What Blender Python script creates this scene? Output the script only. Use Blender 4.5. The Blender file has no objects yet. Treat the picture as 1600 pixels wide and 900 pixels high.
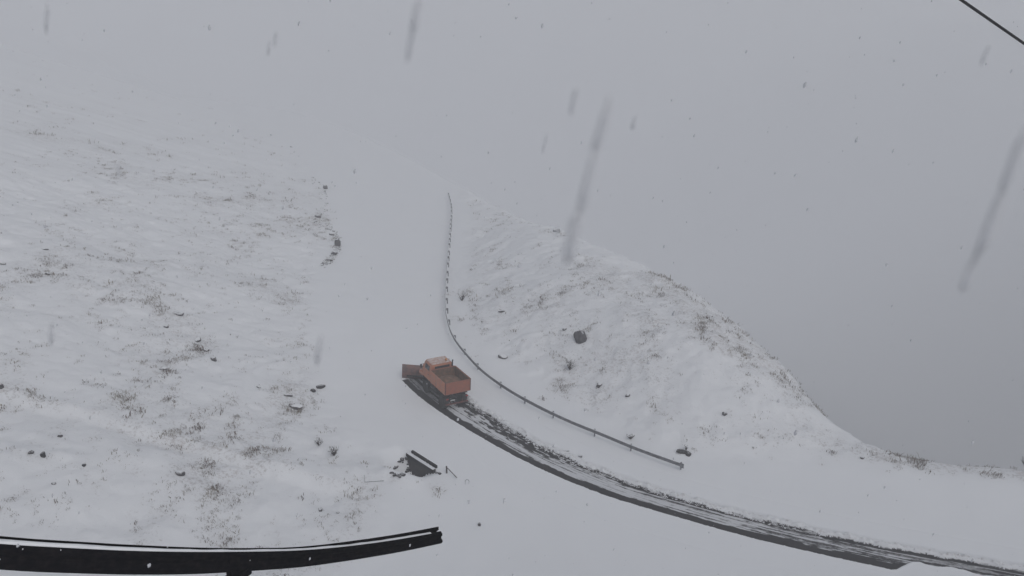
import bpy, bmesh, math, random
import numpy as np
from mathutils import Vector, Matrix

random.seed(7)
rng = np.random.default_rng(11)
S = bpy.context.scene
COL = S.collection

# ------------------------------------------------------------------ camera
CAM_H, PITCH, FPX = 40.0, math.radians(22.0), 1386.0
cam = bpy.data.cameras.new('camera')
cam_o = bpy.data.objects.new('camera', cam)
COL.objects.link(cam_o)
cam.sensor_width = 36.0
cam.lens = FPX / 1600 * 36.0
cam.clip_end = 6000
cam_o.location = (0, 0, CAM_H)
cam_o.rotation_euler = (math.pi / 2 - PITCH, 0, 0)
cam.dof.use_dof = True
cam.dof.focus_distance = 80.0
cam.dof.aperture_fstop = 11.0
S.camera = cam_o

# ------------------------------------------------------------------ world, sun, exposure
SUN_EL, SUN_AZ = math.radians(48), math.radians(150)
w = bpy.data.worlds.new('World'); S.world = w; w.use_nodes = True
nt = w.node_tree
bg = nt.nodes['Background']
sky = nt.nodes.new('ShaderNodeTexSky'); sky.sky_type = 'NISHITA'; sky.sun_disc = False
sky.sun_elevation = SUN_EL; sky.sun_rotation = SUN_AZ
sky.air_density = 1.0; sky.dust_density = 6.0; sky.ozone_density = 1.0; sky.altitude = 1500
hs = nt.nodes.new('ShaderNodeHueSaturation'); hs.inputs['Saturation'].default_value = 0.30
nt.links.new(sky.outputs[0], hs.inputs['Color'])
nt.links.new(hs.outputs[0], bg.inputs['Color'])
bg.inputs['Strength'].default_value = 0.10
sun = bpy.data.lights.new('sun', 'SUN'); sun.energy = 0.6; sun.angle = math.radians(40)
sun.color = (1.0, 0.97, 0.93)
sun_o = bpy.data.objects.new('sun', sun); COL.objects.link(sun_o)
sun_o.rotation_euler = (math.pi / 2 - SUN_EL, 0, math.pi - SUN_AZ)
S.view_settings.view_transform = 'Standard'
S.view_settings.look = 'None'
S.view_settings.exposure = 0.08
S.view_settings.gamma = 1.0
S.render.engine = 'CYCLES'
S.cycles.use_denoising = True
S.cycles.max_bounces = 16
S.cycles.diffuse_bounces = 4
S.cycles.volume_bounces = 12
S.cycles.transparent_max_bounces = 16
S.cycles.use_adaptive_sampling = False

# ------------------------------------------------------------------ helpers
def ray(px, py):
    u, v = (px - 800) / FPX, (450 - py) / FPX
    c, s = math.cos(PITCH), math.sin(PITCH)
    return Vector((u, c + v * s, -s + v * c))

def zb(y):
    """long grade of the valley shelf: level near us, running down beyond"""
    y = np.asarray(y, float) - 92
    return -.12 * ((np.sqrt(y * y + 144) + y) * .5)

def up(px, py, z=0.0):
    """plan position of a sight line on the graded base surface raised by z"""
    d = ray(px, py)
    t = np.linspace(30, 1500, 6000)
    g = CAM_H + d.z * t - zb(d.y * t) - z
    k = int(np.argmax(g < 0)) if (g < 0).any() else len(t) - 1
    a, b = g[max(k - 1, 0)], g[k]
    q = t[max(k - 1, 0)] + (t[k] - t[max(k - 1, 0)]) * (a / (a - b) if a != b else 0)
    return (d.x * q, d.y * q)

def hash2(ix, iy, seed):
    h = (ix.astype(np.int64) * 374761393 + iy.astype(np.int64) * 668265263 + seed * 1442695041) & 0xffffffff
    h = ((h ^ (h >> 13)) * 1274126177) & 0xffffffff
    h = (h ^ (h >> 16)) & 0xffffffff
    return h.astype(np.float64) / 4294967295.0

def vnoise(x, y, seed=0):
    ix, iy = np.floor(x), np.floor(y)
    fx, fy = x - ix, y - iy
    fx = fx * fx * fx * (fx * (fx * 6 - 15) + 10); fy = fy * fy * fy * (fy * (fy * 6 - 15) + 10)
    a, b = hash2(ix, iy, seed), hash2(ix + 1, iy, seed)
    c, d = hash2(ix, iy + 1, seed), hash2(ix + 1, iy + 1, seed)
    return (a + (b - a) * fx) * (1 - fy) + (c + (d - c) * fx) * fy

def fbm(x, y, oct=4, seed=0, gain=0.5):
    x = np.asarray(x, float); y = np.asarray(y, float)
    s, a, t = 0.0, 1.0, 0.0
    for o in range(oct):
        ca, sa = math.cos(0.7 * o + .3), math.sin(0.7 * o + .3)
        s = s + a * vnoise((x * ca - y * sa) * 2 ** o, (x * sa + y * ca) * 2 ** o, seed + o * 17); t += a; a *= gain
    return s / t

def sstep(a, b, x):
    t = np.clip((x - a) / (b - a), 0, 1)
    return t * t * (3 - 2 * t)

def chaikin(p, n=2):
    p = [Vector(q) for q in p]
    for _ in range(n):
        r = [p[0]]
        for a, b in zip(p, p[1:]):
            r += [a * .75 + b * .25, a * .25 + b * .75]
        r.append(p[-1]); p = r
    return p

def poly_dist(P, x, y):
    """distance to an open polyline, positive on its left"""
    x = np.asarray(x, float); y = np.asarray(y, float)
    best = np.full(x.shape, 1e18); sg = np.ones(x.shape)
    for (ax, ay), (bx, by) in zip(P, P[1:]):
        dx, dy = bx - ax, by - ay
        L2 = dx * dx + dy * dy
        t = np.clip(((x - ax) * dx + (y - ay) * dy) / L2, 0, 1)
        qx, qy = x - ax - t * dx, y - ay - t * dy
        d2 = qx * qx + qy * qy
        cr = dx * (y - ay) - dy * (x - ax)
        m = d2 < best - 1e-9
        best = np.where(m, d2, best); sg = np.where(m, np.sign(cr), sg)
    return np.sqrt(best) * sg

def ramp(d, w):
    return (np.sqrt(d * d + w * w) + d) * .5

# ------------------------------------------------------------------ plan lines of the place (metres)
# foot of the left hillside, from the bottom of the valley upward
LEFT = [up(*q) for q in [(470, 1100), (560, 900), (610, 800), (640, 735), (585, 700), (530, 660), (508, 600), (505, 500),
                         (500, 435), (520, 395), (530, 350), (506, 285), (440, 200)]]
LEFT += [(LEFT[-1][0] - 60, LEFT[-1][1] + 90), (LEFT[-1][0] - 500, LEFT[-1][1] + 700)]
LEFT = [tuple(v[:2]) for v in chaikin([(a, b, 0) for a, b in LEFT], 2)]
# brink of the drop on the right, from right to far
BRINK = [(300, 20), (90, 52)] + [up(*q) for q in [(1720, 733), (1600, 722), (1440, 711)]] + \
        [up(q[0], q[1], z) for q, z in [((1350, 674), .3), ((1285, 624), 1), ((1205, 530), 1.5), ((1105, 448), 2),
                                       ((1005, 400), 2), ((905, 358), 2), ((800, 320), 1.5), ((700, 270), 1), ((600, 220), .5), ((480, 175), 0)]]
BRINK += [(BRINK[-1][0] - 60, BRINK[-1][1] + 90), (BRINK[-1][0] - 560, BRINK[-1][1] + 800)]
BRINK = [tuple(v[:2]) for v in chaikin([(a, b, 0) for a, b in BRINK], 2)]
BANK = [up(*q) for q in [(-400, 700), (-150, 715), (0, 728), (200, 744), (430, 768), (560, 778), (640, 800), (700, 850)]]
RAIL_PX = [(1062, 736), (1000, 714), (949, 692), (880, 664), (820, 633), (784, 611), (753, 588), (728, 561), (709, 536),
           (701, 515), (696, 488), (697, 445), (700, 400), (704, 350), (705, 325), (700, 308)]
RAIL = [up(*q) for q in RAIL_PX]
FOOT = [up(*q) for q in [(1900, 735), (1440, 722), (1062, 722), (1000, 700), (880, 640), (784, 575), (728, 530), (712, 480), (712, 420), (722, 340), (700, 270), (600, 225)]]

LEFT_PX = [(621, 586), (638, 606), (660, 625), (704, 656), (760, 689), (815, 719), (882, 750), (949, 776), (1033, 801), (1155, 836),
           (1240, 857), (1399, 892), (1500, 913), (1620, 938)]
RIGHT_PX = [(680, 588), (710, 611), (733, 629), (767, 650), (815, 679), (851, 699), (893, 719), (940, 739), (1000, 761), (1043, 774), (1141, 801),
            (1224, 820), (1300, 838), (1399, 858), (1515, 877), (1640, 899)]
# lane: centre line through both edges
_lp = [Vector((*up(*q), 0)) for q in LEFT_PX]; _rp = [Vector((*up(*q), 0)) for q in RIGHT_PX]
def resample(P, n):
    P = chaikin(P, 2)
    d = [0]
    for a, b in zip(P, P[1:]): d.append(d[-1] + (b - a).length)
    out = []
    for i in range(n):
        t = d[-1] * i / (n - 1)
        k = max(j for j in range(len(d)) if d[j] <= t + 1e-9); k = min(k, len(P) - 2)
        f = (t - d[k]) / max(d[k + 1] - d[k], 1e-9)
        out.append(P[k].lerp(P[k + 1], f))
    return out
NL = 26
_l, _r = resample(_lp, NL), resample(_rp, NL)
CL = [(a + b) * .5 for a, b in zip(_l, _r)]
CL.append(CL[-1] + (CL[-1] - CL[-2]).normalized() * 12 + Vector((0, 0, 0)))
CL.insert(0, CL[0] + (CL[0] - CL[1]).normalized() * 6)
CL = resample(CL, 540)
LANE = [tuple(v[:2]) for v in CL][::12] + [tuple(CL[-1][:2])]

_ca, _cb = Vector((*up(637, 711, .2), 0)), Vector((*up(678, 737, .2), 0))
CULV = (_ca + _cb) / 2; CULV_LEN = (_cb - _ca).length
CULV_DIR = (_cb - _ca).normalized()
CULV_N = Vector((CULV_DIR.y, -CULV_DIR.x, 0))
if CULV_N.x > 0: CULV_N = -CULV_N                       # the side the water comes out, towards the lower left

def H0(x, y):
    """snow surface without the fine relief"""
    x = np.asarray(x, float); y = np.asarray(y, float)
    dL = poly_dist(LEFT, x, y); dR = -poly_dist(BRINK, x, y)   # BRINK runs right->far, outside on its right
    dB = -poly_dist(BANK, x, y)
    dF = -poly_dist(FOOT, x, y)
    z = (0.30 + .07 * sstep(150, 330, y)) * (ramp(dL, 5) - 0.6)
    z = np.maximum(z, 0)
    z = np.where(z > 60, 60 + 35 * (1 - np.exp(-(z - 60) / 35)), z)
    z = z - .7 * sstep(-.2, 1.2, dB) * sstep(0, 6, dL)
    far = sstep(0, 60, y - 110)
    z = z + far * sstep(-30, 0, -dR) * .0 * x
    # spur behind the lower guardrail
    z = z + 3.6 * sstep(0, 16, dF) * sstep(-3, 8, -dR) * (1 - .5 * far)
    # the drop into the valley and the other side of it
    drop = 1.45 * (ramp(dR, 1.3) - .12)
    drop = np.maximum(drop, 0)
    fall = -95 * (1 - np.exp(-drop / 95))
    other = sstep(130, 420, dR) * 140
    z = np.where(dR > -12, z * np.exp(-np.maximum(dR, 0) / 30) + fall + other, z)
    # pit of the culvert
    rx, ry = x - CULV.x, y - CULV.y
    u = rx * CULV_DIR.x + ry * CULV_DIR.y; v = rx * CULV_N.x + ry * CULV_N.y
    dep = np.interp(u, [-3.2, -1.9, -1.2, -.3, .9, 1.7, 2.2], [0, .6, 2.1, 2.2, .8, .25, 0])
    z = z - dep * sstep(-.30, .0, v) * (1 - sstep(.9, 3.2, v))
    z = z + .55 * np.exp(-((u - 1.2) / 1.3) ** 2 - ((v - 2.3) / .9) ** 2) + .35 * np.exp(-((u + .2) / .7) ** 2 - ((v - 3.0) / .8) ** 2)
    z = z + np.maximum(zb(y), -60)
    # shelf the camera stands over
    shelf = 33.0 - 1.5 * ramp(y - 8.3, .15)
    z = np.maximum(z, shelf)
    return z

def rough(x, y):
    """where the hillside is hummocky, 0..1"""
    dL = poly_dist(LEFT, x, y); dF = -poly_dist(FOOT, x, y); dR = -poly_dist(BRINK, x, y)
    return np.clip(sstep(-1.0, 3.0, dL) + sstep(.0, 3, dF) * .95 + .06 - sstep(3, 14, dR), 0.03, 1)

def H(x, y):
    x = np.asarray(x, float); y = np.asarray(y, float)
    z = H0(x, y)
    r = rough(x, y)
    dl = np.abs(poly_dist(LANE, x, y))
    near_lane = sstep(1.6, 6.0, dl)
    m = r * near_lane
    n1 = fbm(x / 9, y / 9, 3, 3) - .5
    n2 = fbm(x / 2.3, y / 2.3, 3, 9) - .5
    n3 = np.abs(fbm(x / .9, y / 1.1, 2, 21) - .5)
    z = z + m * (1.1 * n1 + .55 * n2 + .34 * (n3 - .1)) + near_lane * .17 * (fbm(x / 3.5, y / 3.5, 2, 40) - .5)
    return z

def at(px, py):
    """the point of the snow surface under a sight line"""
    d = ray(px, py)
    t = np.linspace(25, 620, 2400)
    zz = CAM_H + d.z * t - H(d.x * t, d.y * t)
    k = int(np.argmax(zz < 0)) if (zz < 0).any() else len(t) - 1
    a, b = t[max(k - 1, 0)], t[k]
    tt = np.linspace(a, b, 12)
    zz = CAM_H + d.z * tt - H(d.x * tt, d.y * tt)
    j = int(np.argmax(zz < 0)) if (zz < 0).any() else 11
    q = tt[j]
    x, y = d.x * q, d.y * q
    return Vector((x, y, float(H(np.array([x]), np.array([y]))[0])))

def hz(x, y): return float(H(np.array([x]), np.array([y]))[0])

# ------------------------------------------------------------------ materials
def mat(name, col=(.5, .5, .5), rough_=.7, metallic=0.0, noise=None, bump=None, spec=.4):
    m = bpy.data.materials.new(name); m.use_nodes = True
    n = m.node_tree.nodes; l = m.node_tree.links
    b = n['Principled BSDF']
    b.inputs['Base Color'].default_value = (*col, 1); b.inputs['Roughness'].default_value = rough_
    b.inputs['Metallic'].default_value = metallic; b.inputs['Specular IOR Level'].default_value = spec
    tc = n.new('ShaderNodeTexCoord')
    if noise:
        sc, col2, lo, hi = noise
        t = n.new('ShaderNodeTexNoise'); t.inputs['Scale'].default_value = sc; t.inputs['Detail'].default_value = 6
        l.new(tc.outputs['Object'], t.inputs['Vector'])
        r = n.new('ShaderNodeMapRange'); r.inputs['From Min'].default_value = lo; r.inputs['From Max'].default_value = hi
        l.new(t.outputs['Fac'], r.inputs['Value'])
        mx = n.new('ShaderNodeMix'); mx.data_type = 'RGBA'
        mx.inputs['A'].default_value = (*col, 1); mx.inputs['B'].default_value = (*col2, 1)
        l.new(r.outputs[0], mx.inputs['Factor']); l.new(mx.outputs['Result'], b.inputs['Base Color'])
    if bump:
        sc, dist = bump
        t2 = n.new('ShaderNodeTexNoise'); t2.inputs['Scale'].default_value = sc; t2.inputs['Detail'].default_value = 5
        l.new(tc.outputs['Object'], t2.inputs['Vector'])
        bp = n.new('ShaderNodeBump'); bp.inputs['Distance'].default_value = dist; bp.inputs['Strength'].default_value = .8
        l.new(t2.outputs['Fac'], bp.inputs['Height']); l.new(bp.outputs[0], b.inputs['Normal'])
    return m

SNOW = (.80, .815, .84)
def snow_ground():
    """snow with thin places where withered grass and soil come through (attribute 'thin')"""
    m = mat('snow_ground', SNOW, .65, spec=.25)
    n = m.node_tree.nodes; l = m.node_tree.links; b = n['Principled BSDF']
    tc = n.new('ShaderNodeTexCoord')
    at_ = n.new('ShaderNodeAttribute'); at_.attribute_name = 'thin'
    a2 = n.new('ShaderNodeAttribute'); a2.attribute_name = 'bare'
    def noise(sc, det=5, rg=.6):
        t = n.new('ShaderNodeTexNoise'); t.inputs['Scale'].default_value = sc; t.inputs['Detail'].default_value = det
        t.inputs['Roughness'].default_value = rg
        l.new(tc.outputs['Object'], t.inputs['Vector']); return t
    def math_(op, a, bb):
        k = n.new('ShaderNodeMath'); k.operation = op
        for i, v in enumerate((a, bb)):
            if isinstance(v, (int, float)): k.inputs[i].default_value = v
            else: l.new(v, k.inputs[i])
        return k.outputs[0]
    f = noise(1.1, 10, .80)
    g = noise(4.2, 6, .75)
    s = math_('MULTIPLY', math_('ADD', math_('MULTIPLY', f.outputs['Fac'], .45), math_('MULTIPLY', g.outputs['Fac'], .55)), 1.0)
    thr = math_('SUBTRACT', .645, math_('MULTIPLY', at_.outputs['Fac'], .17))
    r = n.new('ShaderNodeMapRange'); r.inputs['From Min'].default_value = 0.0; r.inputs['From Max'].default_value = .09
    l.new(math_('SUBTRACT', s, thr), r.inputs['Value'])
    hue = noise(.35, 3)
    cr = n.new('ShaderNodeValToRGB')
    cr.color_ramp.elements[0].position = .35; cr.color_ramp.elements[0].color = (.135, .115, .10, 1)
    cr.color_ramp.elements[1].position = .65; cr.color_ramp.elements[1].color = (.22, .16, .135, 1)
    l.new(hue.outputs['Fac'], cr.inputs['Fac'])
    fac = math_('MULTIPLY', r.outputs[0], .42)
    # pale veil of grass under a thin layer
    veil = math_('MULTIPLY', at_.outputs['Fac'], math_('MULTIPLY', f.outputs['Fac'], .10))
    fac = math_('MAXIMUM', fac, veil)
    mx = n.new('ShaderNodeMix'); mx.data_type = 'RGBA'; mx.inputs['A'].default_value = (*SNOW, 1)
    l.new(cr.outputs[0], mx.inputs['B']); l.new(fac, mx.inputs['Factor'])
    m2 = n.new('ShaderNodeMix'); m2.data_type = 'RGBA'; m2.inputs['B'].default_value = (.06, .065, .07, 1)  # dark valley tone, put in to deepen the haze
    l.new(mx.outputs['Result'], m2.inputs['A']); l.new(a2.outputs['Fac'], m2.inputs['Factor'])
    l.new(m2.outputs['Result'], b.inputs['Base Color'])
    bp = n.new('ShaderNodeBump'); bp.inputs['Distance'].default_value = .12; bp.inputs['Strength'].default_value = .7
    hh = math_('ADD', math_('MULTIPLY', f.outputs['Fac'], at_.outputs['Fac']), math_('MULTIPLY', g.outputs['Fac'], .12))
    l.new(hh, bp.inputs['Height']); l.new(bp.outputs[0], b.inputs['Normal'])
    return m

def snowy(name, col, col2, thr=.55, soft=.25, sc=4.0, rough_=.85):
    """stone with snow lying on what faces up"""
    m = mat(name, col, rough_, noise=(sc, col2, .35, .65), bump=(sc * 3, .04), spec=.3)
    n = m.node_tree.nodes; l = m.node_tree.links; b = n['Principled BSDF']
    src = b.inputs['Base Color'].links[0].from_socket
    g = n.new('ShaderNodeNewGeometry'); sx = n.new('ShaderNodeSeparateXYZ'); l.new(g.outputs['True Normal'], sx.inputs[0])
    tc = n.new('ShaderNodeTexCoord'); t = n.new('ShaderNodeTexNoise'); t.inputs['Scale'].default_value = sc * 2
    t.inputs['Detail'].default_value = 6; l.new(tc.outputs['Object'], t.inputs['Vector'])
    k = n.new('ShaderNodeMath'); k.operation = 'MULTIPLY_ADD'; k.inputs[1].default_value = .7
    l.new(t.outputs['Fac'], k.inputs[0]); l.new(sx.outputs['Z'], k.inputs[2])
    r = n.new('ShaderNodeMapRange'); r.inputs['From Min'].default_value = thr + .35 - soft / 2
    r.inputs['From Max'].default_value = thr + .35 + soft / 2; l.new(k.outputs[0], r.inputs['Value'])
    mx = n.new('ShaderNodeMix'); mx.data_type = 'RGBA'; mx.inputs['B'].default_value = (*SNOW, 1)
    l.new(src, mx.inputs['A']); l.new(r.outputs[0], mx.inputs['Factor']); l.new(mx.outputs['Result'], b.inputs['Base Color'])
    return m

M = {}
M['ground'] = snow_ground()
M['snow'] = mat('fresh_snow', SNOW, .7, noise=(3, (.74, .755, .785), .35, .7), bump=(9, .03), spec=.2)
M['rock'] = snowy('snowy_rock', (.085, .08, .085), (.04, .038, .042), .74)
M['boulder'] = snowy('boulder_rock', (.10, .097, .105), (.045, .043, .05), .90, .3, 2.0)
M['darkrock'] = snowy('dark_rock', (.03, .028, .031), (.014, .014, .016), 1.0)
M['grass'] = mat('withered_grass', (.27, .24, .205), .9, noise=(.5, (.15, .12, .11), .4, .6), spec=.1)
M['twig'] = mat('twig_bark', (.05, .042, .04), .9, noise=(3, (.09, .075, .065), .4, .6), spec=.1)
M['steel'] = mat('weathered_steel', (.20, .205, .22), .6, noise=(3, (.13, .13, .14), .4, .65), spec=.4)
M['rimed_light'] = mat('snow_plastered_steel', (.30, .305, .32), .8, noise=(1.5, (.62, .63, .66), .4, .6))  # haze fade put into the colour of the middle beams
M['rimed'] = mat('thickly_snow_plastered_steel', (.50, .51, .53), .8, noise=(1.5, (.74, .75, .78), .4, .6))  # stronger haze fade in the colour of the farthest beams
M['blacksteel'] = mat('dark_tarred_steel', (.004, .004, .006), .9, noise=(14, (.014, .012, .013), .45, .8), bump=(30, .004), spec=.04)  # near-black base colour for the whole close rail
M['concrete'] = snowy('concrete', (.22, .22, .22), (.14, .14, .145), .7)
M['hole'] = mat('wet_dark_stone', (.012, .012, .014), .9, noise=(3, (.035, .033, .036), .45, .7), spec=.1)  # near-black stone for parapet and kerb beam
M['orange'] = mat('faded_orange_paint', (.47, .165, .085), .55, noise=(3.5, (.33, .17, .12), .35, .7), spec=.4)
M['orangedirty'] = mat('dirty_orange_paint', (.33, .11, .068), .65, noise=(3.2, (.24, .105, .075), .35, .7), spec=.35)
M['roof'] = mat('snow_dusted_orange_paint', (.47, .28, .22), .7, noise=(4.0, (.60, .54, .52), .35, .65), spec=.3)
M['bedwood'] = mat('grimy_bed_boards', (.13, .085, .06), .85, noise=(3.0, (.24, .135, .09), .4, .7), spec=.2)  # dark brown tone for the whole inside of the bed
M['rust'] = mat('rusty_red_steel', (.16, .05, .04), .7, noise=(4, (.06, .03, .03), .4, .65), spec=.3)
M['chassis'] = mat('grimy_chassis', (.022, .022, .022), .8, noise=(4, (.06, .055, .05), .5, .75), spec=.3)
M['rubber'] = mat('tyre_rubber', (.018, .018, .018), .85, noise=(6, (.05, .048, .045), .5, .75), spec=.3)
M['rim'] = mat('dirty_rim', (.16, .09, .07), .6, spec=.4)
M['glass'] = mat('dark_window_glass', (.03, .035, .04), .15, spec=.6)
M['plow'] = mat('worn_plow_steel', (.19, .095, .08), .6, noise=(2.4, (.11, .075, .075), .4, .62), spec=.4)
M['plowedge'] = mat('bare_cutting_steel', (.05, .05, .055), .5, metallic=.4)
M['lamp_red'] = mat('red_lamp_lens', (.35, .02, .015), .3)
M['lamp_amber'] = mat('amber_lamp_lens', (.55, .22, .03), .3)
M['black'] = mat('black_plastic', (.02, .02, .022), .6)
M['wood'] = mat('grey_weathered_wood', (.10, .09, .085), .9, noise=(8, (.06, .055, .05), .4, .6), spec=.1)
M['clod'] = snowy('muddy_clods', (.05, .038, .033), (.025, .02, .02), .78, .3, 9)

# ------------------------------------------------------------------ mesh builders
def np_mesh(name, V, F, material, attrs=None, smooth=True, uv=None):
    me = bpy.data.meshes.new(name)
    V = np.asarray(V, np.float32); F = np.asarray(F, np.int32)
    k = F.shape[1]
    me.vertices.add(len(V)); me.vertices.foreach_set('co', V.ravel())
    me.loops.add(F.size); me.loops.foreach_set('vertex_index', F.ravel())
    me.polygons.add(len(F)); me.polygons.foreach_set('loop_start', np.arange(0, F.size, k, dtype=np.int32))
    me.update(calc_edges=True)
    if smooth: me.polygons.foreach_set('use_smooth', np.ones(len(F), bool))
    for an, av in (attrs or {}).items():
        a = me.attributes.new(an, 'FLOAT', 'POINT'); a.data.foreach_set('value', np.asarray(av, np.float32))
    me.materials.append(material)
    me.validate()
    return me

def link(name, me, parent=None):
    o = bpy.data.objects.new(name, me); COL.objects.link(o)
    if parent: o.parent = parent
    return o

def tag(o, label=None, cat=None, group=None, kind=None):
    if label: o['label'] = label
    if cat: o['category'] = cat
    if group: o['group'] = group
    if kind: o['kind'] = kind
    return o

def empty(name, loc, label, cat, group=None, rot=(0, 0, 0)):
    o = bpy.data.objects.new(name, None); COL.objects.link(o); o.location = loc; o.rotation_euler = rot
    o.empty_display_size = .3
    return tag(o, label, cat, group)

def bm_obj(name, bm, material, parent=None, smooth=False):
    me = bpy.data.meshes.new(name); bm.normal_update(); bm.to_mesh(me); bm.free()
    me.materials.append(material)
    if smooth: me.polygons.foreach_set('use_smooth', np.ones(len(me.polygons), bool))
    return link(name, me, parent)

def add_box(bm, c, s, bevel=0.0, rot=None, taper=None):
    """box centre c, full sizes s; taper=(fx,fy) scales the top"""
    r = bmesh.ops.create_cube(bm, size=1.0)
    vs = r['verts']
    for v in vs:
        x, y, z = v.co
        if taper and z > 0: x *= taper[0]; y *= taper[1]
        v.co = Vector((x * s[0], y * s[1], z * s[2]))
    if bevel:
        es = list({e for v in vs for e in v.link_edges})
        rr = bmesh.ops.bevel(bm, geom=es, offset=bevel, segments=2, profile=.6, affect='EDGES')
        vs = list({v for f in rr['faces'] for v in f.verts} | {v for v in vs if v.is_valid})
    m = Matrix.Translation(c) @ (rot.to_4x4() if rot else Matrix.Identity(4))
    for v in vs: v.co = m @ v.co
    return vs

def add_prism(bm, pts, x0, x1, axis='x'):
    """extrude a polygon given in (y,z) along x"""
    a = [bm.verts.new((x0, p[0], p[1])) for p in pts]; b = [bm.verts.new((x1, p[0], p[1])) for p in pts]
    bm.faces.new(a[::-1]); bm.faces.new(b)
    n = len(pts)
    for i in range(n): bm.faces.new((a[i], a[(i + 1) % n], b[(i + 1) % n], b[i]))
    return a + b

def add_tube(bm, pts, radii, sides=6, cap=True):
    pts = [Vector(p) for p in pts]
    if isinstance(radii, (int, float)): radii = [radii] * len(pts)
    rings = []
    for i, p in enumerate(pts):
        d = (pts[min(i + 1, len(pts) - 1)] - pts[max(i - 1, 0)]).normalized()
        a = d.cross(Vector((0, 0, 1)));
        if a.length < 1e-3: a = d.cross(Vector((1, 0, 0)))
        a.normalize(); b = d.cross(a)
        rings.append([bm.verts.new(p + (a * math.cos(2 * math.pi * k / sides) + b * math.sin(2 * math.pi * k / sides)) * radii[i]) for k in range(sides)])
    for r0, r1 in zip(rings, rings[1:]):
        for k in range(sides): bm.faces.new((r0[k], r0[(k + 1) % sides], r1[(k + 1) % sides], r1[k]))
    if cap: bm.faces.new(rings[0][::-1]); bm.faces.new(rings[-1])

def add_lathe_x(bm, prof, n=24, c=(0, 0, 0)):
    """profile (x, r) turned about the x axis"""
    rings = [[bm.verts.new((c[0] + x, c[1] + r * math.cos(2 * math.pi * k / n), c[2] + r * math.sin(2 * math.pi * k / n))) for k in range(n)] for x, r in prof]
    for a, b in zip(rings, rings[1:]):
        for k in range(n): bm.faces.new((a[k], a[(k + 1) % n], b[(k + 1) % n], b[k]))
    bm.faces.new(rings[0][::-1]); bm.faces.new(rings[-1])

# ------------------------------------------------------------------ terrain
def axis(segs):
    out = [segs[0][0]]
    for a, b, st, g in segs:
        x, s = out[-1], st
        while x < b - 1e-6:
            x += s; s *= g; out.append(min(x, b))
    return np.array(out)
xr = axis([(0, 52, .27, 1), (52, 1300, .4, 1.09)])[1:]
xl = -axis([(0, 62, .27, 1), (62, 1300, .4, 1.09)])
X = np.concatenate([xl[::-1], xr])
yf = axis([(40, 112, .24, 1), (112, 215, .24, 1.007), (215, 1700, 1, 1.08)])
yn = axis([(0, 32, 1.0, 1.0)])[:-1]
Y = np.concatenate([np.array([-90, -50, -25, -10, -5]), yn[:-1] * 1.0, np.array([32, 34, 36, 38, 39]), yf])
Y = np.unique(Y)
gx, gy = np.meshgrid(X, Y)
fx, fy = gx.ravel(), gy.ravel()
Z = H(fx, fy)

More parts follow.
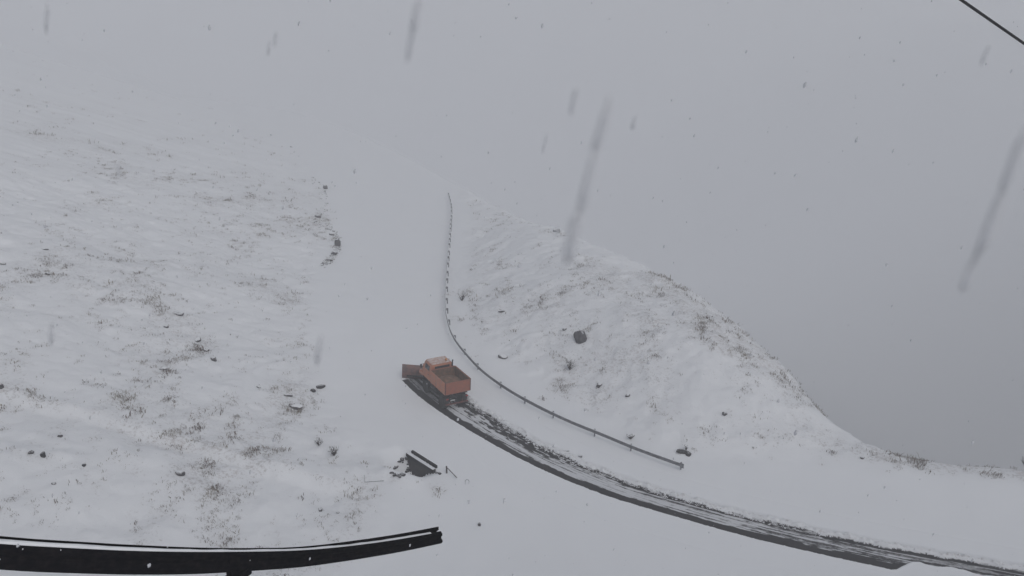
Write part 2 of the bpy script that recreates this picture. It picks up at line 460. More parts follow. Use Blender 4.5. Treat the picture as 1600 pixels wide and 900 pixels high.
# places where vegetation shows through, seen in the photograph (pixel, pixel radius, strength)
PATCH = [(60, 390, 40, .6), (75, 430, 30, .7), (110, 445, 30, .5), (210, 440, 30, .5), (270, 485, 26, .9), (300, 500, 22, .7), (320, 545, 24, 1.0),
         (345, 410, 34, .6), (300, 400, 26, .6), (400, 440, 30, .5), (450, 470, 28, .7), (480, 500, 26, .6), (440, 530, 26, .8), (440, 565, 22, .7),
         (465, 540, 22, .7), (430, 610, 30, .8), (465, 635, 22, 1.2), (500, 608, 16, 1.0), (450, 600, 30, .7), (540, 655, 18, .7), (255, 580, 22, .7),
         (190, 620, 22, .8), (150, 595, 26, .6), (60, 640, 34, .8), (90, 680, 30, .9), (70, 710, 26, 1.0), (30, 710, 30, .8), (130, 730, 30, .8),
         (150, 760, 30, .9), (210, 735, 30, .9), (280, 740, 26, 1.1), (330, 750, 36, .9), (270, 680, 28, .8), (420, 690, 32, .9), (440, 715, 26, .9),
         (400, 710, 26, .8), (500, 690, 16, .9), (520, 705, 18, 1.0), (440, 660, 24, .8), (40, 775, 26, .8), (45, 560, 26, .6), (5, 605, 18, 1.0),
         (560, 830, 22, .9), (620, 825, 22, .9), (590, 720, 16, .7), (530, 745, 26, .6), (690, 770, 24, 1.0), (680, 765, 20, 1), (560, 870, 24, .8),
         (430, 840, 26, .7), (350, 845, 26, .6), (200, 835, 26, .6), (820, 870, 30, .6), (900, 885, 30, .5), (480, 880, 30, .8), (480, 300, 16, .6),
         (510, 330, 20, .9), (500, 345, 18, .9), (380, 315, 34, .8), (240, 140, 30, .7), (80, 110, 34, .9), (130, 85, 26, .6), (100, 220, 40, .6),
         (150, 240, 34, .6), (450, 215, 20, .7), (465, 240, 20, .6), (720, 460, 22, 1.1), (725, 500, 18, .9), (735, 530, 18, .9), (760, 545, 20, .7),
         (780, 590, 20, .6), (870, 605, 30, .8), (930, 620, 30, .7), (850, 620, 22, .7), (800, 520, 14, .8), (900, 400, 30, .8), (950, 430, 34, .7),
         (990, 480, 34, .9), (1010, 500, 20, .6), (1060, 450, 30, .9), (1110, 470, 26, .8), (1090, 480, 30, .8), (1150, 520, 30, .8), (1200, 560, 26, .8),
         (1180, 540, 26, .7), (1240, 610, 24, .8), (1040, 650, 26, .5), (1130, 650, 24, .7), (1160, 660, 24, .6), (1250, 660, 30, .8), (1290, 680, 30, .8),
         (1200, 680, 26, .6), (1350, 700, 26, 1.0), (1380, 712, 20, 1.0), (1450, 723, 20, 1.4), (1490, 726, 20, 1.5), (1530, 730, 20, 1.5), (1570, 734, 20, 1.5), (1600, 737, 20, 1.5), (526, 372, 9, 2.0), (526, 386, 9, 2.2), (524, 397, 9, 2.0), (515, 408, 11, 2.0), (500, 340, 14, 1.6), (492, 347, 10, 1.6), (509, 298, 12, 1.5), (1000, 560, 40, .4), (850, 480, 36, .5), (1150, 600, 40, .4), (960, 560, 40, .4), (880, 450, 30, .6), (700, 460, 9, 1.3), (708, 500, 12, 1.3), (745, 560, 20, 1.0), (1280, 719, 14, .8), (1210, 719, 14, .8), (1150, 719, 14, .6), (640, 758, 16, .8), (672, 752, 24, 1.3), (620, 750, 20, 1.0), (985, 680, 20, .7), (1010, 690, 18, .7)]
THIN_W = []
for px, py, r, s in PATCH:
    c = at(px, py); c2 = at(px + r, py); c3 = at(px, py + r * .6)
    THIN_W.append((c.x, c.y, max(.5, min((c2 - c).length * .8, 7)), max(.5, min((c3.xy - c.xy).length, 7)), s))
def thin_at(x, y):
    r = rough(x, y)
    dl = np.abs(poly_dist(LANE, x, y))
    base = sstep(.40, .70, fbm(x / 6, y / 11, 4, 60)) * .42 + .36
    t = base * np.clip(r, 0, 1)
    for cx, cy, rx, ry, s in THIN_W:
        e = np.exp(-((x - cx) / rx) ** 2 - ((y - cy) / ry) ** 2)
        t = t + e * s * .42
    dB = poly_dist(BANK, x, y)
    t = t + .3 * np.exp(-(dB / .5) ** 2) * sstep(-1, 2, poly_dist(LEFT, x, y)) * sstep(.3, .6, fbm(x / 4, y / 4, 2, 77))
    t = t * sstep(2.3, 3.4, dl)
    return np.clip(t * (1 - .45 * sstep(130, 320, y)), 0, 1.0)  # tint weakened with distance, imitating thicker haze
T = thin_at(fx, fy)
dRv = -poly_dist(BRINK, fx, fy)
bare = sstep(14, 60, dRv) * (1 - sstep(200, 360, dRv)) * .42 * (1 - sstep(170, 420, fy))  # valley ground darkened so the haze over it looks deeper
# the snow sheet dips under the separately built lane strip
dl = np.abs(poly_dist([tuple(v[:2]) for v in CL[40::4]] + [tuple(CL[-1][:2])], fx, fy))
Z = Z - .45 * (1 - sstep(3.0, 3.85, dl))
nx, ny = len(X), len(Y)
idx = np.arange(nx * ny).reshape(ny, nx)
F = np.stack([idx[:-1, :-1], idx[:-1, 1:], idx[1:, 1:], idx[1:, :-1]], -1).reshape(-1, 4)
me = np_mesh('snowy_ground', np.stack([fx, fy, Z], -1), F, M['ground'], {'thin': T, 'bare': bare})
tag(link('ground', me), 'snow covered mountain ground with withered grass showing through', kind='structure')

# ------------------------------------------------------------------ ploughed lane: snow strip with a channel, road sheet in it
def lane_frame():
    P = CL; n = len(P); s = [0]
    for a, b in zip(P, P[1:]): s.append(s[-1] + (b - a).length)
    fr = []
    for i in range(n):
        d = (P[min(i + 1, n - 1)] - P[max(i - 1, 0)]).normalized()
        fr.append((P[i], Vector((-d.y, d.x, 0)), s[i]))      # normal points to the left of travel along CL
    return fr
FR = lane_frame()
# CL runs from the plough towards the camera side; t<0 is the right/upper edge in the picture, find signs
Ls, Rs = FR[0][0], _l[0]
SGN = 1 if (_l[5] - CL[100]).dot(FR[100][1]) > 0 else -1
def edges_at(i):
    P, N, s = FR[i]
    def along(pts):
        best = None
        for a, b in zip(pts, pts[1:]):
            dx, dy = b.x - a.x, b.y - a.y
            den = dx * N.y - dy * N.x
            if abs(den) < 1e-9: continue
            t = ((P.x - a.x) * N.y - (P.y - a.y) * N.x) / den
            if -.02 <= t <= 1.02:
                q = Vector((a.x + dx * t, a.y + dy * t, 0)); v = (q - P).dot(N) * SGN
                if abs(v) < 4 and (best is None or abs(v) < abs(best)): best = v
        return best
    return along(_l), along(_r)
E = [edges_at(i) for i in range(0, len(FR))]
def fill(k, default):
    a = [e[k] if e[k] is not None else np.nan for e in E]; a = np.array(a)
    ok = ~np.isnan(a); i = np.arange(len(a))
    return np.interp(i, i[ok], a[ok]) if ok.any() else np.full(len(a), default)
tl, tr = fill(0, 1.4), fill(1, -1.4)
k = np.ones(25) / 25
tl = np.convolve(np.pad(tl, 12, 'edge'), k, 'valid'); tr = np.convolve(np.pad(tr, 12, 'edge'), k, 'valid')
sv = np.array([f[2] for f in FR])
# where the near snow bank covers the lane again (picture x beyond 1400)
def s_at_px(px, py):
    p = Vector((*up(px, py), 0)); return FR[min(range(len(FR)), key=lambda i: (FR[i][0] - p).length)][2]
s_end = s_at_px(1400, 885)
cover = sstep(s_end - .5, s_end + 1.5, sv)
tl_eff = tl * (1 - cover) + (tr + (tl - tr) * (.42 - .04 * np.sin((sv - s_end) * 2.1))) * cover
tl_eff = np.where(cover > .99, tl_eff + .10 * (fbm(sv / .9, sv * 0, 2, 8) - .5), tl_eff)
Tg = np.concatenate([np.arange(-4.0, -2.2, .16), np.arange(-2.2, 2.2, .045), np.arange(2.2, 4.01, .16)])
SV = np.arange(0, sv[-1], .11)
px_ = np.interp(SV, sv, [f[0].x for f in FR]); py_ = np.interp(SV, sv, [f[0].y for f in FR])
nx_ = np.interp(SV, sv, [f[1].x for f in FR]); ny_ = np.interp(SV, sv, [f[1].y for f in FR])
L_ = np.interp(SV, sv, tl_eff); R_ = np.interp(SV, sv, tr); Lf = np.interp(SV, sv, tl)
tt, ss = np.meshgrid(Tg, SV)
XX = px_[:, None] + nx_[:, None] * tt * SGN; YY = py_[:, None] + ny_[:, None] * tt * SGN
base = H(XX.ravel(), YY.ravel()).reshape(XX.shape)
edgeL = L_[:, None] + .13 * (fbm(ss / .45, ss * 0 + 3, 4, 5, .7) - .5) + .03 * (fbm(ss / .15, tt * 3, 2, 6) - .5)
edgeR = R_[:, None] + .42 * (fbm(ss / .9, ss * 0 + 9, 4, 15) - .5) * sstep(.0, 1, 1.0) + .06 * (fbm(ss / .2, tt * 3, 2, 16) - .5)
inside = sstep(-.035, .035, edgeL - tt) * sstep(-.05, .05, tt - edgeR)
S0 = 6.0
start = sstep(S0, S0 + .3, ss)
inside = inside * start
# berm thrown up at the right side of the lane
dr = edgeR - tt
berm = np.exp(-((dr - .28) / .3) ** 2) * (.06 + .62 * np.abs(fbm(ss / .35, tt / .35, 3, 31) - .42)) * (dr > -.05) * start
dlft = tt - edgeL
lip = np.exp(-((dlft - .08) / .12) ** 2) * .05 * (dlft > -.02) * start
zz = base + (berm + lip) * (1 - inside) - .13 * inside + .01
zz = np.where(np.abs(tt) > 3.85, base - .02, zz)
# ends of the strip die under the ground sheet
zz = zz - .3 * (1 - sstep(-.01, .1, SV[:, None])) * 0
film = np.zeros_like(zz)
u = (tt - edgeR) / np.maximum(Lf[:, None] - R_[:, None], .6)       # 0 at the right edge, 1 at the left edge
n_long = fbm(ss / 5.0, tt / .11, 4, 51)
n_lon2 = fbm(ss / 1.6, tt / .06, 3, 57)
n_pat = fbm(ss / .55, tt / .2, 4, 61)
px_s = np.interp(SV, np.interp([0, 1], [0, 1], [0, 1]) * 0 + np.linspace(0, sv[-1], 2), [0, 1])[:, None]
s_a, s_b, s_c = s_at_px(760, 668), s_at_px(900, 735), s_at_px(1150, 818)
# width of the clean wet band along the left edge
wl = .22 + .10 * sstep(0, s_b, ss) + .06 * sstep(s_b, s_c, ss)
left_dark = sstep(1 - wl - .05, 1 - wl + .05, u + .12 * (n_long - .5) + .05 * (n_pat - .5))
# broken dark band along the right edge
wr = .34 * (1 - sstep(s_a, s_b + 4, ss)) + .12
pr = sstep(.0, .12, wr - u + .30 * (n_long - .5) + .34 * (n_pat - .5))
patchy = sstep(.36, .56, n_pat * .6 + n_long * .4 + .05 * sstep(s_a, s_b, ss))
right_dark = pr * np.clip(patchy + .1, 0, 1)
# further towards us the film breaks into dark streaks
streaks = sstep(.50, .66, n_long * .7 + n_pat * .3 + .10 * sstep(s_b, s_c + 4, ss) + .06 * sstep(s_c, s_c + 8, ss)) * .9
streaks2 = sstep(.55, .75, n_lon2) * .35
tail = sstep(s_end, s_end + 3, ss) * .35
bare_ = 1 - (1 - left_dark) * (1 - right_dark) * (1 - streaks * .75) * (1 - streaks2) * (1 - tail)
bare_ = np.maximum(bare_, (1 - sstep(S0 + 4.5, S0 + 8.0, ss)) * (.55 + .45 * sstep(.4, .6, n_long)))
film = np.clip(bare_, 0, 1) * inside
left_slush = 1
ni, nj = zz.shape
idx = np.arange(ni * nj).reshape(ni, nj)
F = np.stack([idx[:-1, :-1], idx[:-1, 1:], idx[1:, 1:], idx[1:, :-1]], -1).reshape(-1, 4)
if SGN < 0: F = F[:, ::-1]
# choose winding so that normals face up
a_, b_, c_ = [Vector((XX.ravel()[q], YY.ravel()[q], 0)) for q in F[0][:3]]
if (b_ - a_).cross(c_ - a_).z < 0: F = F[:, ::-1]
ins = inside.ravel()
fin = ins[F].mean(1)
def road_mat(name, snowside):
    m = mat(name, (.04, .04, .045), .75, spec=.1)
    n = m.node_tree.nodes; l = m.node_tree.links; b = n['Principled BSDF']
    a = n.new('ShaderNodeAttribute'); a.attribute_name = 'bare'
    tc = n.new('ShaderNodeTexCoord')
    t = n.new('ShaderNodeTexNoise'); t.inputs['Scale'].default_value = 7; t.inputs['Detail'].default_value = 8; t.inputs['Roughness'].default_value = .75
    l.new(tc.outputs['Object'], t.inputs['Vector'])
    k = n.new('ShaderNodeMath'); k.operation = 'MULTIPLY_ADD'; k.inputs[1].default_value = .55; l.new(t.outputs['Fac'], k.inputs[0]); l.new(a.outputs['Fac'], k.inputs[2])
    t3 = n.new('ShaderNodeTexNoise'); t3.inputs['Scale'].default_value = 3.2; t3.inputs['Detail'].default_value = 10; t3.inputs['Roughness'].default_value = .85
    l.new(tc.outputs['Object'], t3.inputs['Vector'])
    k3 = n.new('ShaderNodeMath'); k3.operation = 'MULTIPLY_ADD'; k3.inputs[1].default_value = 1.1; l.new(t3.outputs['Fac'], k3.inputs[0]); l.new(k.outputs[0], k3.inputs[2])
    k4 = n.new('ShaderNodeMath'); k4.operation = 'SUBTRACT'; k4.inputs[1].default_value = .42; l.new(k3.outputs[0], k4.inputs[0]); k = k4
    r = n.new('ShaderNodeMapRange'); r.inputs['From Min'].default_value = .55; r.inputs['From Max'].default_value = 1.15; l.new(k.outputs[0], r.inputs['Value'])
    asp = n.new('ShaderNodeMix'); asp.data_type = 'RGBA'; asp.inputs['A'].default_value = (.008, .008, .011, 1); asp.inputs['B'].default_value = (.045, .042, .043, 1)
    l.new(t.outputs['Fac'], asp.inputs['Factor'])
    mx = n.new('ShaderNodeMix'); mx.data_type = 'RGBA'; mx.inputs['A'].default_value = (.60, .61, .635, 1)
    l.new(asp.outputs['Result'], mx.inputs['B']); l.new(r.outputs[0], mx.inputs['Factor']); l.new(mx.outputs['Result'], b.inputs['Base Color'])
    bp = n.new('ShaderNodeBump'); bp.inputs['Distance'].default_value = .02; l.new(t.outputs['Fac'], bp.inputs['Height']); l.new(bp.outputs[0], b.inputs['Normal'])
    return m
Vs = np.stack([XX.ravel(), YY.ravel(), zz.ravel()], -1)
road_F, verge_F = F[fin > .5], F[fin <= .5]
def sub(Vs, F, attr):
    used, inv = np.unique(F, return_inverse=True)
    return Vs[used], inv.reshape(F.shape), {k_: v.ravel()[used] for k_, v in attr.items()}
v1, f1, a1 = sub(Vs, road_F, {'bare': film})
tag(link('road', np_mesh('road', v1, f1, road_mat('wet_asphalt_and_slush', 0), a1)), 'freshly ploughed lane of wet asphalt with slush streaks', kind='structure')
thin2 = np.clip(np.exp(-((dr - .3) / .35) ** 2) * (dr > -.1) * .9 * start, 0, 1) + 0 * tt
v2, f2, a2 = sub(Vs, verge_F, {'thin': thin2, 'bare': np.zeros_like(thin2)})
tag(link('snow_verge', np_mesh('snow_verge', v2, f2, M['ground'], a2)), 'snow lying along both edges of the ploughed lane', kind='structure')

# ------------------------------------------------------------------ small stuff: clods, grass
ICO = None
def ico_data(sub=1):
    bm = bmesh.new(); bmesh.ops.create_icosphere(bm, subdivisions=sub, radius=1)
    v = np.array([p.co[:] for p in bm.verts]); f = np.array([[q.index for q in g.verts] for g in bm.faces]); bm.free(); return v, f
iv, if_ = ico_data(1)
def lumps(name, P, R, material, label, seed=1):
    g = np.random.default_rng(seed); n = len(P)
    V = []; Fs = []
    sc = g.uniform(.55, 1.3, (n, 3)) * np.array(R)[:, None]; sc[:, 2] *= .6
    ang = g.uniform(0, 6.28, n)
    jit = g.uniform(.7, 1.25, (n, len(iv), 1))
    q = iv[None] * jit * sc[:, None, :]
    c, s_ = np.cos(ang)[:, None], np.sin(ang)[:, None]
    x = q[..., 0] * c - q[..., 1] * s_; y = q[..., 0] * s_ + q[..., 1] * c
    q = np.stack([x, y, q[..., 2]], -1) + np.array(P)[:, None, :]
    Fa = (if_[None] + (np.arange(n) * len(iv))[:, None, None]).reshape(-1, 3)
    return tag(link(name, np_mesh(name, q.reshape(-1, 3), Fa, material, smooth=False)), label, kind='stuff')
P, R = [], []
for _ in range(1500):
    s = S0 + random.random() ** .8 * (s_c)
    i = int(np.clip(s / sv[-1] * (len(FR) - 1), 0, len(FR) - 1))
    fade = 1 if s < s_b + 3 else .45
    if random.random() > fade: continue
    t = tr[i] + random.gauss(.02, .17 if s < s_b else .10)
    p = FR[i][0] + FR[i][1] * t * SGN
    P.append((p.x, p.y, hz(p.x, p.y) - (.10 if t > tr[i] else -.03))); R.append(random.uniform(.03, .10) if random.random() < .93 else random.uniform(.1, .17))
lumps('mud_clods', P, R, M['clod'], 'dark muddy clods scraped up along the right edge of the ploughed lane', 3)

# grass tufts: each a spray of bent blades
def tufts(pos, size, seed, material, name, label, nb=9, spread=.3):
    g = np.random.default_rng(seed); n = len(pos)
    pos = np.asarray(pos); size = np.asarray(size)
    a = g.uniform(0, 2 * math.pi, (n, nb)); lean = g.uniform(.1, 1.1, (n, nb)); L = size[:, None] * g.uniform(.35, .9, (n, nb))
    wd = np.clip(size[:, None] * .05, .009, .05) * g.uniform(.6, 1.4, (n, nb))
    r0 = size[:, None] * g.uniform(0, 1, (n, nb)) ** .7 * spread; a0 = g.uniform(0, 6.28, (n, nb))
    bx = pos[:, None, 0] + r0 * np.cos(a0); by = pos[:, None, 1] + r0 * np.sin(a0); bz = pos[:, None, 2] - .04 + 0 * bx
    dx, dy = np.cos(a), np.sin(a)
    sl, cl = np.sin(lean), np.cos(lean)
    mx, my, mz = bx + dx * sl * L * .45, by + dy * sl * L * .45, bz + cl * L * .6
    tx, ty, tz = bx + dx * sl * L, by + dy * sl * L, bz + cl * L * .85
    px, py = -dy * wd, dx * wd
    V = np.stack([np.stack([bx - px, by - py, bz], -1), np.stack([bx + px, by + py, bz], -1),
                  np.stack([mx + px * .8, my + py * .8, mz], -1), np.stack([mx - px * .8, my - py * .8, mz], -1),
                  np.stack([tx, ty, tz], -1)], 2).reshape(-1, 3)
    k = (np.arange(n * nb) * 5)[:, None]
    Fs = np.concatenate([k + np.array([[0, 1, 2]]), k + np.array([[0, 2, 3]]), k + np.array([[3, 2, 4]])])
    return tag(link(name, np_mesh(name, V, Fs, material, smooth=False)), label, kind='stuff')
def sow(N, x0, x1, y0, y1, s0, s1, seed, name, label, nb, spread):
    g = np.random.default_rng(seed)
    cx = g.uniform(x0, x1, N); cy = y0 + (y1 - y0) * g.random(N) ** 1.2
    tv = thin_at(cx, cy)
    c1 = fbm(cx / .9, cy / 1.7, 3, 90); c2 = fbm(cx / 3.0, cy / 5.5, 3, 95)
    ok = g.random(N) < (.20 * sstep(.2, .4, tv) + np.clip((tv - .32) * 1.3, 0, 1) ** 1.5) * .75 * (1 - .75 * sstep(110, 300, cy)) * np.where((cx > 0) & (cy > 66), .6, 1) * sstep(.45, .66, c1) * (.15 + .85 * sstep(.42, .60, c2))  # fewer tufts with distance, imitating thicker haze
    cx, cy, tv, c2 = cx[ok], cy[ok], tv[ok], c2[ok]
    size = g.uniform(s0, s1, len(cx)) * (.6 + .6 * tv) * (1 + .8 * (g.random(len(cx)) < .06))
    tufts(np.stack([cx, cy, H(cx, cy)], -1), size, seed, M['grass'], name, label, nb, spread)
    print('sown', name, len(cx))
sow(300000, -75, 52, 46, 150, .16, .38, 5, 'grass', 'tufts of withered grass poking through the snow on the nearer slopes', 8, 1.0)
sow(60000, -230, 30, 150, 460, .35, .9, 6, 'grass', 'withered grass showing faintly on the high slopes in the mist', 8, 1.0)

# the broken cut bank at the left edge of the upper road
BK = [((438, 196), .2), ((452, 222), .35), ((470, 250), .3), ((492, 283), .35), ((508, 300), .8), ((511, 318), .6), ((500, 336), .9), ((490, 345), .8), ((508, 352), .3),
      ((520, 362), 1.5), ((528, 372), 2.2), ((528, 386), 2.4), ((523, 398), 2.2), ((514, 408), 2.2), ((506, 414), .8)]
P, R = [], []
random.seed(31)
for (a, wa), (b, wb) in zip(BK, BK[1:]):
    for _ in range(int(7 * (wa + wb))):
        f = random.random(); q = at(a[0] + (b[0] - a[0]) * f + random.gauss(0, 2.6), a[1] + (b[1] - a[1]) * f + random.gauss(0, 2.2))
        dd = (q - Vector((0, 0, CAM_H))).length
        P.append((q.x, q.y, q.z + .02)); R.append(dd / FPX * random.uniform(.9, 2.6) * min(1, .5 + .3 * (wa + wb)))
lumps('bank_rubble', P, R, M['rock'], 'broken earth and rubble of the cut bank along the left edge of the upper road', 12)

# ------------------------------------------------------------------ rocks
def rock_mesh(seed, flat=.6, rough_=.35, subd=3, material=None, elong=1.0):
    g = np.random.default_rng(seed)
    v, f = ico_data(subd)
    d = v / np.linalg.norm(v, axis=1)[:, None]
    r = np.ones(len(v))
    for _ in range(14):                                 # chopped facets
        n_ = g.normal(size=3); n_ /= np.linalg.norm(n_); h = g.uniform(.55, .95)
        dot = d @ n_
        r = np.where(dot > 0.05, np.minimum(r, h / np.maximum(dot, .05)), r)
    r *= 1 + rough_ * .25 * (fbm(d[:, 0] * 3 + d[:, 2] * 2 + seed, d[:, 1] * 3 - d[:, 2], 3, seed) - .5)
    q = d * r[:, None] * np.array([elong, 1, flat])
    return np_mesh('rock', q, f, material or M['rock'], smooth=False)
def rock(px, py, w, h, label, material=None, name='rock', cat='rock', group=None, seed=None, elong=1.0, rot=None, sink=.25, flat=None):
    p = at(px, py)
    sc = (p - Vector((0, 0, CAM_H))).length / FPX
    W = w * sc / 2; Hh = h * sc / 2
    seed = seed if seed is not None else int(px * 7 + py)
    me = rock_mesh(seed, 1, material=material)
    o = link(name, me)
    o.scale = (W, min(W, Hh) * 1.1, Hh * .9)
    o.rotation_euler = (0, 0, (rot or 0))
    o.location = (p.x, p.y, p.z + Hh * .9 * (.55 - sink))
    return tag(o, label, cat, group)
rocks = [
 (907, 531, 24, 30, 'large grey boulder alone on the slope right of the road', 'rock', 0),
 (787, 559, 20, 10, 'wedge shaped slab of rock on the slope just above the truck', 'rock', -.5),
 (882, 515, 7, 6, 'small stone upper left of the large grey boulder', 'rock', 0),
 (936, 603, 11, 12, 'knee high stone below and right of the bare shrub', 'rock', 0),
 (981, 619, 10, 7, 'flat stone to the right of the knee high stone on the slope', 'rock', 0),
 (785, 487, 14, 5, 'low flat stone in the snow above the wedge shaped slab', 'rock', 0),
 (1132, 648, 9, 8, 'lone stone on the open snow of the right hand spur', 'rock', 0),
 (869, 362, 14, 11, 'faint grey rock high on the right hand spur near its crest', 'rock', 0),
 (1066, 707, 22, 9, 'black rock lying beside the near end of the lower guardrail', 'darkrock', -.1),
 (1076, 711, 10, 8, 'smaller black rock against the right side of the black rock near the guardrail end', 'darkrock', 0),
 (280, 491, 20, 8, 'long dark stone on the left slope, uppermost of the stones in the middle of it', 'rock', -.4),
 (260, 511, 8, 6, 'small stone just below and left of the long dark stone on the left slope', 'rock', 0),
 (310, 533, 12, 10, 'top stone of the short diagonal stone row on the left slope', 'rock', 0),
 (321, 548, 14, 9, 'middle stone of the short diagonal stone row on the left slope', 'rock', -.6),
 (334, 562, 14, 8, 'bottom stone of the short diagonal stone row on the left slope', 'rock', -.6),
 (489, 612, 9, 8, 'low stone at the left foot of the tilted stone beside the road', 'darkrock', 0),
 (500, 606, 18, 9, 'tilted dark stone at the left edge of the road across from the truck', 'darkrock', .4),
 (464, 637, 24, 13, 'dark rock with grass round it left of the road, below the tilted stone', 'rock', 0),
 (404, 605, 10, 5, 'first stone at the left of the thin row leading to the tilted stone', 'rock', -.4),
 (450, 619, 16, 5, 'long low stone at the right end of the thin row left of the tilted stone', 'rock', 0),
 (256, 577, 14, 7, 'stone with a grass tail left of the diagonal stone row', 'rock', .4),
 (519, 367, 9, 8, 'topmost rock of the dark broken bank at the left edge of the upper road', 'rock', 0),
 (527, 384, 11, 20, 'tallest rock of the dark broken bank at the left edge of the upper road', 'rock', 0),
 (522, 398, 12, 10, 'rock just below the tallest one in the broken bank by the upper road', 'rock', 0),
 (515, 408, 13, 8, 'lowest rock of the dark broken bank at the left edge of the upper road', 'rock', .3),
 (497, 339, 14, 7, 'faint rock on the bank left of the upper road, above the broken bank', 'rock', 0),
 (508, 295, 8, 12, 'faintest rock high up at the left edge of the road in the mist', 'rock', 0),
 (68, 713, 9, 14, 'dark upright stone low on the left slope', 'darkrock', 0),
 (49, 708, 9, 8, 'small dark stone immediately left of the upright stone', 'rock', 0),
 (281, 741, 17, 11, 'dark stone in the grass above the faint ledge of the left slope', 'rock', -.3),
 (132, 728, 7, 6, 'pebble like dark stone between the upright stone and the ledge', 'darkrock', 0),
 (84, 756, 8, 5, 'small stone below the upright stone low on the left slope', 'rock', 0),
 (94, 682, 8, 6, 'small dark stone above the upright stone low on the left slope', 'rock', 0),
 (2, 606, 10, 14, 'dark stone at the very left edge of the view', 'rock', 0),
 (4, 413, 12, 5, 'thin flat stone at the left edge, high up the slope', 'rock', 0),
 (74, 429, 9, 6, 'stone at the left, right of the thin flat stone', 'rock', -.4),
 (70, 390, 12, 4, 'thin flat stone above its neighbour on the far left slope', 'rock', 0),
 (1347, 716, 7, 6, 'small stone where the flat field meets the foot of the spur', 'rock', 0),
 (1387, 709, 13, 5, 'flat stone on the foot of the spur near the drop', 'rock', -.1),
 (907, 714, 8, 6, 'stone just above the muddy edge of the ploughed lane', 'rock', 0),
 (885, 705, 10, 4, 'flat stone between the guardrail and the muddy lane edge', 'rock', 0),
 (749, 821, 6, 8, 'single small stone alone on the open snow right of the near rail end', 'rock', 0),
 (501, 798, 6, 5, 'tiny dark stone above the near rail, left one of a pair', 'rock', 0),
 (528, 802, 6, 5, 'tiny dark stone above the near rail, right one of a pair', 'rock', 0),
]
for px, py, w_, h_, lab, mt, rt in [(907, 531, 23, 32, 'large grey boulder alone on the slope right of the road', 'boulder', .3)] + rocks[1:]:
    rock(px, py, w_, h_, lab, M[mt], rot=rt, group='stones and boulders in the snow')

# ------------------------------------------------------------------ shrubs
def shrub(px, py, wpx, hpx, label, n=34, seed=1):
    random.seed(seed)
    p = at(px, py); sc = (p - Vector((0, 0, CAM_H))).length / FPX
    root = empty('shrub', p - Vector((0, 0, .03)), label, 'shrub', 'bare shrubs on the slopes')
    W, Hh = wpx * sc / 2, hpx * sc / math.cos(math.radians(28)) * .75
    bm = bmesh.new(); bs = bmesh.new()
    for i in range(n):
        a = random.uniform(0, 6.28); r = random.uniform(.2, 1) * W
        e = Vector((math.cos(a) * r, math.sin(a) * r * .8, Hh * random.uniform(.45, 1)))
        m1 = e * .5 + Vector((random.gauss(0, .1) * W, random.gauss(0, .1) * W, .1 * Hh))
        add_tube(bm, [(0, 0, 0), m1, e], [.022, .016, .006], 4)
        for _ in range(3):
            q = m1.lerp(e, random.random()); d = Vector((random.gauss(0, 1), random.gauss(0, 1), random.random() + .2)).normalized() * W * .35
            add_tube(bm, [q, q + d], [.011, .004], 3)
            if random.random() < .3:
                bmesh.ops.create_icosphere(bs, subdivisions=1, radius=random.uniform(.03, .07), matrix=Matrix.Translation(q + d * .5))
    tag(bm_obj('twigs', bm, M['twig'], root), kind='stuff')
    if len(bs.verts): tag(bm_obj('snow_clumps', bs, M['snow'], root, True), kind='stuff')
shrub(890, 578, 22, 22, 'leafless shrub on the slope directly below the large grey boulder', 34, 2)
shrub(522, 712, 22, 18, 'leafless shrub left of the road between the culvert and the grassy rock', 26, 3)
shrub(498, 696, 16, 14, 'small leafless shrub just left above the one near the culvert', 20, 4)
shrub(1602, 736, 22, 26, 'pale dry bush at the brink on the right edge of the view', 40, 5)
shrub(1072, 704, 10, 13, 'thin twiggy bush growing out behind the black rock by the guardrail end', 12, 6)
shrub(722, 470, 20, 16, 'low twiggy bush behind the guardrail bend', 20, 8)
shrub(985, 686, 18, 12, 'low bush behind the guardrail near its lower end', 18, 9)

# ------------------------------------------------------------------ guardrails
def w_profile(h=.31, d=.08):
    """outline of a corrugated beam, (out, up) pairs"""
    k = [(0, 0), (.25, .05), (1, .16), (1, .30), (.1, .44), (.1, .56), (1, .70), (1, .84), (.25, .95), (0, 1)]
    return [(a * d, b * h) for a, b in k]
def sweep(bm, path, side, z0, prof, th=.006):
    """path: points on the top-of-ground line; side: unit vectors pointing to the profile's out"""
    rings = []
    for p, n in zip(path, side):
        a = [bm.verts.new(p + n * o + Vector((0, 0, z0 + u_))) for o, u_ in prof]
        b = [bm.verts.new(p + n * (o - th) + Vector((0, 0, z0 + u_))) for o, u_ in prof[::-1]]
        rings.append(a + b)
    m = len(rings[0])
    for r0, r1 in zip(rings, rings[1:]):
        for k_ in range(m): bm.faces.new((r0[k_], r0[(k_ + 1) % m], r1[(k_ + 1) % m], r1[k_]))
    bm.faces.new(rings[0][::-1]); bm.faces.new(rings[-1])
def path_frames(P):
    P = [Vector(p) for p in P]; out = []
    for i in range(len(P)):
        d = (P[min(i + 1, len(P) - 1)] - P[max(i - 1, 0)]); d.z = 0; d.normalize(); out.append(Vector((-d.y, d.x, 0)))
    return P, out

